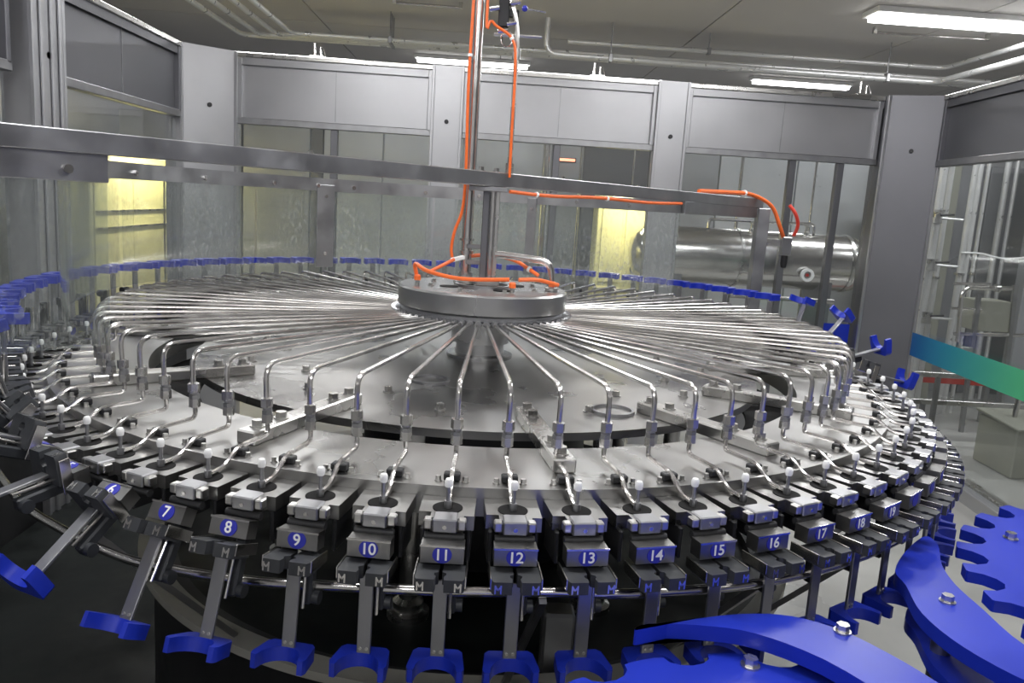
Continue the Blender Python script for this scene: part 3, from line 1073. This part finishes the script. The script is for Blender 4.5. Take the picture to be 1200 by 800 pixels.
Y0 = 0.02
hose('air_hose', 'orange air hose running down the thick feed pipe', [Vector((-0.083, Y0, Z_CEIL)), on_y(556, -40, Y0), on_y(555, 0, Y0), on_y(549, 100, Y0), on_y(546, 200, Y0), on_y(542, 245, Y0), on_y(533, 270, Y0), on_y(529, 290, Y0), on_y(530, 302, Y0)], 0.0046, ties=(0.35,))
hose('air_hose', 'orange air hose looped low across the front of the distributor', [on_y(488, 321, -0.05), on_y(487, 309, -0.06), on_y(500, 317, -0.10), on_y(530, 325, -0.12), on_y(560, 327.5, -0.12), on_y(597, 327.5, -0.12)], 0.0060)
hose('air_hose', 'short orange air hose crossing up to the white connector', [on_y(504, 318, -0.09), on_y(518, 311, -0.06), on_y(532, 304, -0.03)], 0.0055)
hose('air_hose', 'orange air hose arching behind the hanging post', [on_y(546, 302, 0.05), on_y(560, 299, 0.08), on_y(585, 300, 0.09), on_y(605, 306, 0.04), on_y(618, 314, 0.0), on_y(631, 323, -0.02)], 0.0060, ties=(0.85,))
hose('air_hose', 'short orange air hose reaching the right edge of the distributor', [on_y(608, 328, -0.10), on_y(630, 328, -0.08), on_y(654, 334, -0.04)], 0.0060)
hose('air_hose', 'red-orange air hose along the thin pipe down to the beam', [Vector((-0.01, 0.03, Z_CEIL)), on_y(572, -5, 0.03), on_y(577, 25, 0.03), on_y(600, 45, 0.03), on_y(604, 75, 0.03), on_y(600, 150, 0.03), on_y(597, 208, 0.03)], 0.0042, ties=(0.5,))
bo = Vector((0.03, -0.03, 0))
hose('air_hose', 'orange air hose tied along the right half of the beam', [dirb * 0.05 + bo + Vector((0, 0, ZB0 - 0.012)), dirb * 0.25 + bo + Vector((0, 0, ZB0 - 0.016)), dirb * 0.5 + bo + Vector((0, 0, ZB0 - 0.010)), dirb * 0.8 + bo + Vector((0, 0, ZB0 - 0.014)), dirb * 1.05 + bo + Vector((0, 0, ZB0 - 0.008))], 0.0055, ties=(0.2, 0.55))
pz = dirb * 1.8
hose('air_hose', 'bright orange air hose drooping over the far end of the beam', [dirb * 1.25 + Vector((0, 0, ZB1 + 0.006)), dirb * 1.5 + Vector((0, 0, ZB1 + 0.014)), dirb * 1.72 + Vector((0.0, -0.02, ZB1 + 0.014)), pz + Vector((0.05, -0.05, ZB1 - 0.03)), pz + Vector((0.10, -0.05, ZB1 - 0.12)), pz + Vector((0.13, -0.03, ZB1 - 0.17))], 0.009, ties=(0.35,))
hose('air_hose', 'small red air hose beside the valve on the beam end', [pz + Vector((0.14, -0.03, ZB1 - 0.02)), pz + Vector((0.17, -0.04, ZB1 - 0.06)), pz + Vector((0.19, -0.03, ZB1 - 0.11)), pz + Vector((0.18, -0.02, ZB1 - 0.16))], 0.008, 'red_paint')
vb = thing('air_valve', 'small steel air valve hanging beside the far beam post', 'valve', pz + Vector((0.145, -0.03, ZB1 - 0.30)))
obj('valve_body', MB().span((-0.022, -0.02, 0.05), (0.022, 0.02, 0.135), 0.004), 'steel_dull', vb)
obj('bowl', MB().lathe([(0.001, -0.01), (0.012, -0.006), (0.016, 0.012), (0.016, 0.05), (0.001, 0.05)], 14), 'base_dark', vb)
obj('bracket', MB().span((-0.085, 0.01, 0.09), (-0.02, 0.016, 0.12)), 'steel', vb)
# small hose fittings on the distributor
for (x, y, yy, wd) in ((489, 331, -0.06, 'left edge'), (600, 343, -0.13, 'front edge'), (646, 345, -0.03, 'right edge')):
    v = on_y(x, y, yy)
    f_ = thing('hose_fitting', 'small orange and steel hose fitting standing at the %s of the distributor' % wd, 'fitting', (v.x, v.y, 0.1885))
    obj('stem', MB().cyl((0, 0, 0), (0, 0, 0.014), 0.0065, 10), 'steel', f_)
    obj('collar', MB().lathe([(0.001, 0.014), (0.010, 0.014), (0.010, 0.026), (0.007, 0.03), (0.001, 0.03)], 12), 'orange_hose', f_)
v = on_y(538, 303, 0.0)
o_ = obj('hose_connector', MB().bar(v + Vector((-0.024, 0, -0.006)), v + Vector((0.014, 0.02, 0.004)), 0.014, 0.012, 0.002), 'white_plastic')
tag(o_, 'white hose connector at the thick feed pipe above the distributor', 'connector')

# ---- valve cluster near the ceiling
vc = on_y(588, 20, 0.06)
vt = thing('valve_cluster', 'cluster of steel valves and fittings high beside the hanging pipes', 'valve', vc)
m_ = MB()
m_.span((-0.010, -0.012, -0.03), (0.022, 0.012, 0.05), 0.004)
m_.span((0.02, -0.009, 0.0), (0.05, 0.009, 0.022), 0.003)
obj('manifold', m_, 'base_dark', vt)
for k, (dx, dz) in enumerate(((-0.022, 0.015), (0.038, 0.035), (0.005, -0.045), (0.03, -0.022))):
    obj('fitting', MB().tube([(dx - 0.014, -0.014, dz), (dx + 0.014, -0.014, dz + 0.006)], 0.0065, 8), 'steel_tube', vt)
obj('gauge_loop', MB().tube([(0.018 + 0.018 * math.cos(t_), -0.01, -0.062 + 0.022 * math.sin(t_)) for t_ in [2 * pi * k / 16 for k in range(16)]], 0.0022, 6, closed=True), 'steel_tube', vt)
obj('link_pipe', MB().tube([(-0.02, 0.0, -0.05), (0.05, 0.0, -0.05), (0.12, 0.02, -0.045)], 0.005, 8), 'steel', vt)
v = on_y(615, 10, 0.04)
kb = thing('lever_valve', 'small valve lever with a dark blue ball knob high by the vertical pipe', 'valve', v)
obj('knob', MB().lathe([(0.0004, -0.009), (0.006, -0.007), (0.009, 0), (0.006, 0.007), (0.0004, 0.009)], 14), 'label_blue', kb)
obj('lever', MB().cyl((0, 0, 0), (0.062, 0.0, -0.006), 0.0028, 8), 'steel', kb)

# ---- pipes high under the ceiling, outside the enclosure
ZP = 1.72


def pipe(label, pts, r=0.022, fillet=0.10, clips=(), mat='pipe_shine', group='ceiling pipes'):
    pts = [Vector(p_) for p_ in pts]
    c0 = pts[0]
    t = thing('ceiling_pipe', label, 'pipe', c0, 0, group)
    obj('pipe_tube', MB().tube([p_ - c0 for p_ in pts], r, 12, fillet), mat, t)
    for p_ in clips:
        p_ = Vector(p_)
        m_ = MB()
        m_.box(p_ - c0, (0.03, r * 2.8, r * 2.8), 0.004)
        m_.cyl(p_ - c0, Vector((p_.x, p_.y, Z_CEIL)) - c0, 0.006, 6)
        obj('pipe_hanger', m_, 'steel_dull', t)


for k, (xa, yb_, wd) in enumerate(((220, 4.98, 'outermost'), (245, 4.90, 'second'), (270, 4.82, 'third'), (293, 4.74, 'innermost'))):
    A = on_z(xa, 0, ZP)
    B = Vector((A.x + 0.02, yb_ - 0.0, ZP))
    pts = [Vector((A.x, -1.0, ZP)), B, Vector((4.6 - 0.1 * k, yb_, ZP if k < 2 else ZP - 0.0))]
    pipe('%s of four steel pipes turning at the left under the ceiling' % wd, pts, 0.020, 0.14, [(A.x, 1.4, ZP), (-0.9, yb_, ZP)])
Vd = on_y(640, 60, 4.55)
pipe('steel pipe dropping from the ceiling and bending right above the header panels', [(Vd.x, 4.55, Z_CEIL), (Vd.x, 4.55, Vd.z - 0.02), (3.72, 4.55, on_y(1090, 96, 4.55).z), (3.72, 0.0, on_y(1090, 96, 4.55).z)], 0.024, 0.10, [(0.95, 4.55, Vd.z - 0.02), (3.3, 4.55, Vd.z - 0.02)])
pipe('upper steel pipe turning toward the right wall near the corner lamp', [(0.6, 4.68, 1.80), (3.85, 4.68, 1.80), (3.85, 0.0, 1.80)], 0.020, 0.10, [(1.8, 4.68, 1.80)])
for (xa, ya, xb, yb2, Y_, wd) in ((462, 3, 540, 9, 3.6, 'beside the feed pipe'), (1025, 38, 1157, 46, 3.7, 'next to the corner lamp')):
    A, B = on_z(xa, ya, Z_CEIL - 0.04), on_z(xb, yb2, Z_CEIL - 0.04)
    t = thing('conduit_rail', 'thin steel conduit rail under the ceiling %s' % wd, 'conduit', A)
    d_ = B - A
    obj('rail_tube', MB().cyl((0, 0, 0), d_, 0.010, 10), 'steel_tube', t)
    for f_ in (0.0, 1.0):
        obj('end_bracket', MB().box(d_ * f_ + Vector((0, 0, 0.015)), (0.03, 0.03, 0.05), 0.003), 'steel', t)
# small brackets standing on top of the header panels
for (x, y, wd) in ((372, 66, 'left'), (700, 87, 'middle'), (1012, 105, 'right')):
    v = on_y(x, y, YB + 0.03)
    t = thing('pipe_bracket', 'small steel pipe bracket standing on the %s header panel' % wd, 'bracket', (v.x, YB + 0.03, ZT))
    obj('base_plate', MB().box((0, 0, 0.005), (0.09, 0.05, 0.01), 0.001), 'steel', t)
    obj('stand', MB().cyl((-0.02, 0, 0.01), (-0.02, 0, 0.085), 0.009, 10), 'steel_tube', t)
    obj('stand', MB().cyl((0.018, 0, 0.01), (0.018, 0, 0.065), 0.007, 10), 'steel_tube', t)
    obj('elbow', MB().tube([(0.018, 0, 0.060), (0.03, 0, 0.062), (0.045, 0, 0.03), (0.05, 0, 0.01)], 0.005, 8, 0.01), 'steel_tube', t)

# ================================================================== OUTSIDE THE ENCLOSURE
# partition of tall panels behind
px_ = -3.4
k = 0
tones = ['partition_grey', 'partition_pale', 'partition_grey', 'partition_dark', 'partition_pale', 'partition_pale', 'partition_grey']
while px_ < 6.0:
    wd = (0.82, 0.30, 0.62, 0.12, 0.55, 0.74)[k % 6]
    tn = tones[(k * 3) % 7] if wd > 0.2 else 'partition_dark'
    o_ = obj('partition_panel', MB().span((px_ + 0.006, 5.25, Z_FLOOR), (px_ + wd - 0.006, 5.31, 1.05), 0.004), tn)
    tag(o_, 'tall %s hall partition panel behind the rear windows' % {'partition_grey': 'mid grey', 'partition_pale': 'pale grey', 'partition_dark': 'near black'}[tn], 'panel', 'hall partition panels')
    px_ += wd
    k += 1

# added yellow block in place of the warm lit room beyond the left window
cb = thing('warm_room_block', 'large yellow block put in for the warm lit room outside the left window', 'cabinet', (-2.75, 4.22, Z_FLOOR))
obj('body', MB().span((-0.25, -0.90, 0), (0.0, 0.95, 1.80), 0.01), 'warm_lit_panel', cb)
for yy in (-0.55, 0.08, 0.66):
    obj('door', MB().span((0.0, yy - 0.31, 0.15), (0.012, yy + 0.31, 1.68), 0.003), 'warm_lit_panel', cb)
for zz in (1.22, 1.34):
    obj('shelf_line', MB().span((0.012, -0.85, zz), (0.03, 0.9, zz + 0.012)), 'steel', cb)


def warm_lamp(label, loc, L, rotz, watts, tilt):
    t = thing('warm_lamp', label, 'lamp', loc, rotz)
    obj('lamp_housing', MB().span((-L / 2, -0.03, 0.012), (L / 2, 0.03, 0.035), 0.004), 'white_plastic', t)
    obj('lamp_tube', MB().cyl((-L / 2 + 0.02, 0, 0), (L / 2 - 0.02, 0, 0), 0.013, 10), 'warm_glow', t)
    for sx in (-0.35, 0.35):
        obj('lamp_bracket', MB().span((sx * L - 0.01, 0.0, 0.02), (sx * L + 0.01, 0.27, 0.035)), 'steel', t)
    ld = bpy.data.lights.new('warm_light', 'AREA')
    ld.shape = 'RECTANGLE'
    ld.size, ld.size_y = L, 0.06
    ld.energy = watts
    ld.color = (1.0, 0.90, 0.55)
    lo = bpy.data.objects.new('warm_light', ld)
    COL.objects.link(lo)
    lo.parent = t
    lo.location = (0, 0, -0.02)
    lo.rotation_euler = (tilt, 0, 0)


warm_lamp('warm strip lamp hanging before the large yellow block', (-2.48, 4.1, 0.60), 1.0, pi / 2, 11.0, rad(40))
cc = on_y(732, 280, 4.3)
cp = thing('warm_view_block', 'yellow block put in for the warm lit view behind the middle rear window', 'locker', (cc.x, 4.3, Z_FLOOR))  # added block that stands in for a warm lit window
obj('body', MB().span((-0.24, 0, 0), (0.20, 0.3, 1.75), 0.008), 'warm_lit_panel', cp)
obj('door', MB().span((-0.20, -0.012, 0.98), (-0.03, 0.0, 1.62), 0.003), 'warm_lit_panel', cp)
obj('door', MB().span((0.0, -0.012, 0.1), (0.18, 0.0, 1.62), 0.003), 'warm_lit_panel', cp)
obj('lower_bar', MB().span((-0.24, -0.02, 0.90), (0.20, -0.005, 0.93), 0.002), 'steel', cp)
m_ = MB()
m_.lathe([(0.030, 0), (0.045, 0), (0.045, 0.012), (0.030, 0.012), (0.030, 0)], 20)
obj('hand_wheel', m_, 'steel', cp, (0.10, -0.03, 1.10), (pi / 2, 0, 0))
warm_lamp('added warm fill lamp above the small yellow block', (cc.x, 4.05, 0.53), 0.36, 0.0, 4.0, rad(25))  # lamp added only to light the yellow block

# horizontal steel tank behind the rear right window
TA, TBb = on_y(796, 297, 4.0), on_y(1030, 312, 4.0)
tz = 0.115
tk = thing('steel_tank', 'horizontal polished steel tank behind the rear right window', 'tank', (2.1, 4.0, Z_FLOOR))
zc = tz - Z_FLOOR
b = MB()
prof = [(0.0005, -0.95), (0.10, -0.94), (0.17, -0.91), (0.215, -0.85), (0.225, -0.80), (0.225, 0.80), (0.215, 0.85), (0.17, 0.91), (0.10, 0.94), (0.0005, 0.95)]
b.lathe(prof, 48)
obj('shell', b, 'steel_tube', tk, (0, 0, zc), (0, pi / 2, 0))
for xx in (-0.78, -0.1, 0.78):
    b = MB()
    b.lathe([(0.226, xx - 0.012), (0.231, xx - 0.012), (0.231, xx + 0.012), (0.226, xx + 0.012)], 48)
    obj('weld_band', b, 'steel', tk, (0, 0, zc), (0, pi / 2, 0))
gp = on_y(945, 322, 3.77)
gx, gz = gp.x - 2.1, gp.z - Z_FLOOR
b = MB()
b.lathe([(0.030, -0.012), (0.050, -0.012), (0.050, 0.02), (0.030, 0.02), (0.030, -0.012)], 24)
g_ = obj('gauge', b, 'white_plastic', tk, (gx, -0.24, gz), (pi / 2, 0, 0))
obj('gauge_face', MB().ring(0, 0.030, -0.004, 0.004, 20), 'steel', g_)
obj('gauge_hub', MB().ring(0, 0.013, 0.004, 0.010, 14), 'red_paint', g_)
for xx in (-0.6, 0.6):
    obj('saddle', MB().span((xx - 0.05, -0.17, 0), (xx + 0.05, 0.17, zc - 0.12), 0.005), 'steel_dull', tk)
obj('top_pipe', MB().tube([(-0.35, -0.05, zc + 0.22), (-0.35, -0.05, zc + 0.29), (0.5, -0.05, zc + 0.30), (0.5, -0.05, zc + 0.22)], 0.012, 10, 0.04), 'steel_tube', tk)
for xx in (0.0, 0.28, 0.44):
    obj('nozzle_valve', MB().lathe([(0.001, zc + 0.21), (0.022, zc + 0.21), (0.022, zc + 0.235), (0.012, zc + 0.24), (0.012, zc + 0.275), (0.024, zc + 0.28), (0.024, zc + 0.295), (0.001, zc + 0.295)], 14, (xx, -0.05, 0)), 'steel', tk)
obj('front_pipe', MB().tube([(0.62, -0.30, zc - 0.28), (-0.2, -0.30, zc - 0.28)], 0.018, 10), 'steel_tube', tk)


def vpipe(label, x0, y0, x1, y1, Y, r, group, clips=0, mat='steel_tube', to_floor=False):
    """vertical pipe through a pixel column at depth Y"""
    a_, b_ = on_y(x0, y0, Y), on_y(x1, y1, Y)
    xm = (a_.x + b_.x) / 2
    zlo = Z_FLOOR if to_floor else b_.z
    t = thing('hall_pipe', label, 'pipe', (xm, Y, zlo), 0, group)
    H = a_.z - zlo
    obj('pipe_tube', MB().cyl((0, 0, 0), (0, 0, H), r, 12), mat, t)
    for k_ in range(clips):
        zz = H * (k_ + 0.6) / (clips + 0.2)
        obj('union', MB().lathe([(r, zz), (r * 1.7, zz), (r * 1.7, zz + 0.02), (r, zz + 0.02)], 12), 'steel', t)


for (x0, x1, Y, r, wd) in ((874, 868, 4.4, 0.014, 'left of the dark mullions'), (963, 953, 4.4, 0.010, 'between the dark mullions'), (988, 978, 4.45, 0.012, 'beside the second dark mullion'), (684, 680, 4.6, 0.016, 'left of the small yellow block'), (640, 640, 4.9, 0.03, 'behind the thin hose pipe'), (745, 742, 4.7, 0.008, 'right above the small yellow block')):
    vpipe('upright steel pipe outside the rear window, %s' % wd, x0, 120, x1, 250, Y, r, 'pipes outside the rear windows', to_floor=True)
# things beyond the right hand window
for (x0, x1, Y, r, c_, wd) in ((1112, 1090, 3.9, 0.022, 2, 'thick, hugging the corner column'), (1122, 1098, 4.0, 0.016, 1, 'slim, second from the corner column'), (1145, 1130, 4.3, 0.018, 1, 'in the bright pair, left one'), (1151, 1136, 4.3, 0.016, 0, 'in the bright pair, right one'), (1159, 1146, 4.35, 0.012, 1, 'slim, right of the bright pair'), (1182, 1168, 5.0, 0.020, 0, 'pale, against the dark hall panel'), (1192, 1180, 5.0, 0.014, 0, 'faint, against the dark hall panel')):
    vpipe('upright pipe outside the right window, %s' % wd, x0, 150, x1, 320, Y, r * 1.35, 'pipes outside the right window', c_, 'pipe_shine', True)
for (x, wd, hh, label) in ((3.40, 0.30, 1.95, 'olive grey steel hall cabinet close outside the corner column'), (3.75, 0.42, 2.2, 'dark green grey hall panel behind the upright pipes'), (4.9, 1.45, 2.4, 'broad dark grey hall panel far outside the right window')):
    o_ = obj('hall_divider', MB().span((x, 4.72, Z_FLOOR), (x + wd, 4.85, Z_FLOOR + hh), 0.006), 'skid_paint' if x < 3.8 else 'partition_grey')
    tag(o_, label, 'panel')

# pipe stand with horizontal lines
st = on_y(1150, 330, 3.7)
t = thing('pipe_stand', 'steel pipe stand with bent feed pipe outside the right window', 'pipe stand', (st.x, 3.7, Z_FLOOR))


def L_(x, y, Y=3.7):
    v_ = on_y(x, y, Y)
    return (v_.x - st.x, v_.y - 3.7, v_.z - Z_FLOOR)


obj('bent_pipe', MB().tube([L_(1122, 400), L_(1127, 345), L_(1134, 337), L_(1185, 338)], 0.018, 10, 0.05), 'steel_tube', t)
obj('top_pipe', MB().tube([L_(1118, 332), L_(1160, 333)], 0.012, 10), 'steel_tube', t)
obj('middle_pipe', MB().tube([L_(1115, 361), L_(1150, 362)], 0.010, 10), 'steel_tube', t)
obj('lower_pipe', MB().tube([L_(1118, 391), L_(1200, 393)], 0.014, 10), 'steel_tube', t)
obj('frame_post', MB().bar(L_(1147, 345), (L_(1140, 420)[0], 0, 0), 0.03, 0.03), 'steel_dull', t)
obj('frame_post', MB().bar(L_(1190, 334), (L_(1185, 420)[0], 0, 0), 0.03, 0.03), 'steel_dull', t)
obj('flange', MB().tube([L_(1166, 337.5), L_(1171, 337.6)], 0.032, 14), 'steel', t)
obj('valve_box', MB().box(L_(1130, 410), (0.10, 0.06, 0.06), 0.005), 'steel', t)
obj('side_box', MB().span(L_(1150, 352), (L_(1182, 390)[0], 0.25, L_(1182, 390)[2]), 0.005), 'skid_paint', t)

# pump skid on the floor outside the right window
sk = on_z(1165, 585, Z_FLOOR)
t = thing('pump_skid', 'olive grey pump skid with a sloping lid on the floor outside the right window', 'pump', (3.55, 2.75, Z_FLOOR))
b = MB()
b.bar((-0.02, 0, 0.17), (0.62, 0, 0.17), 0.42, 0.34, 0.01)
obj('housing', b, 'skid_paint', t)
b = MB()
b.box((0.28, -0.02, 0.355), (0.66, 0.46, 0.018), 0.004, Matrix.Rotation(rad(4), 3, 'X'))
obj('lid', b, 'skid_paint', t)
b = MB()
b.lathe([(0.001, 0), (0.10, 0), (0.12, 0.02), (0.12, 0.10), (0.095, 0.12), (0.095, 0.26), (0.06, 0.29), (0.001, 0.29)], 24)
obj('motor', b, 'steel_dull', t, (0.24, -0.19, 0.14), (pi / 2, 0, 0))
b = MB()
b.lathe([(0.055, 0), (0.14, 0), (0.14, 0.03), (0.055, 0.03), (0.055, 0)], 24)
obj('flange', b, 'skid_paint', t, (0.24, -0.212, 0.14), (pi / 2, 0, 0))
obj('handle_pipe', MB().tube([(0.10, 0.02, 0.35), (0.12, 0.02, 0.56), (0.9, 0.02, 0.58)], 0.018, 10, 0.05), 'steel_tube', t)
for xx in (0.06, 0.52):
    obj('foot', MB().cyl((xx, -0.16, 0), (xx, -0.16, 0.03), 0.03, 10), 'base_dark', t)
o_ = obj('red_barrier', MB().bar((2.98, 4.1, -0.80), (4.35, 4.05, -0.80), 0.03, 0.07, 0.004), 'red_paint')
rb = thing('floor_barrier', 'low red barrier rail outside the right window', 'barrier', (3.4, 4.07, Z_FLOOR))
o_.parent = rb
o_.location = local(rb, (0, 0, 0))
o_.name = 'barrier_rail'
for xx in (-0.38, 0.88):
    obj('barrier_post', MB().span((xx - 0.02, -0.02, 0), (xx + 0.02, 0.02, 0.33)), 'steel_dull', rb)
for (y_, z_, wd) in ((3.3, -0.62, 'upper'), (3.45, -0.86, 'lower')):
    t = thing('conveyor_rail', '%s pale conveyor rail outside the right window' % wd, 'rail', (4.4, y_, Z_FLOOR))
    obj('rail_bar', MB().span((-1.2, -0.02, z_ - Z_FLOOR - 0.02), (1.6, 0.02, z_ - Z_FLOOR + 0.02), 0.004), 'steel', t)
    for xx in (-1.0, 0.3, 1.4):
        obj('leg', MB().span((xx - 0.015, -0.015, 0), (xx + 0.015, 0.015, z_ - Z_FLOOR - 0.02)), 'steel_dull', t)
a_, b_ = on_z(1140, 572, Z_FLOOR + 0.02), on_z(1200, 612, Z_FLOOR + 0.02)
t = thing('floor_channel', 'narrow steel floor channel running past the pump skid', 'channel', (a_.x, a_.y, Z_FLOOR))
d_ = (b_ - a_)
d_.z = 0
for s_ in (-0.05, 0.0, 0.05):
    n_ = Vector((d_.y, -d_.x, 0)).normalized() * s_
    obj('channel_bar', MB().bar(n_ + Vector((0, 0, 0.015)) - d_ * 0.3, n_ + d_ * 2.2 + Vector((0, 0, 0.015)), 0.018, 0.03, 0.002), 'steel', t)

v = on_y(663, 187, 5.2)
t = thing('reflection_streak', 'small orange glowing strip put in for a reddish reflection streak', 'lamp', (v.x, 5.25, v.z))  # glowing strip added to imitate a reddish reflection
obj('streak_back', MB().span((-0.10, -0.02, -0.02), (0.10, 0.0, 0.02), 0.003), 'base_dark', t)
obj('streak_strip', MB().span((-0.09, -0.035, -0.013), (0.09, -0.02, 0.013), 0.004), 'streak_glow', t)

hose('hall_cable', 'thin pale cable sagging across the upright pipes outside the right window', [on_y(1126, 296, 4.275), on_y(1150, 297, 4.275), on_y(1178, 303, 4.275), on_y(1225, 300, 4.275)], 0.008, 'white_plastic', cat='cable')
for (x, y, Y, wd) in ((1098, 255, 3.86, 'upper'), (1092, 310, 3.86, 'middle'), (1086, 372, 3.86, 'lower')):
    v = on_y(x, y, Y)
    t = thing('pipe_valve', '%s steel valve on the thick pipe hugging the corner column' % wd, 'valve', v)
    obj('body', MB().lathe([(0.001, -0.05), (0.04, -0.045), (0.04, -0.03), (0.034, 0.0), (0.04, 0.03), (0.04, 0.045), (0.001, 0.05)], 14), 'steel', t)
    obj('side_pipe', MB().cyl((0.02, 0, 0), (0.22, 0.02, -0.005), 0.010, 8), 'pipe_shine', t)
    obj('handle', MB().cyl((0.0, -0.05, 0.02), (0.10, -0.06, 0.03), 0.008, 8), 'base_dark', t)
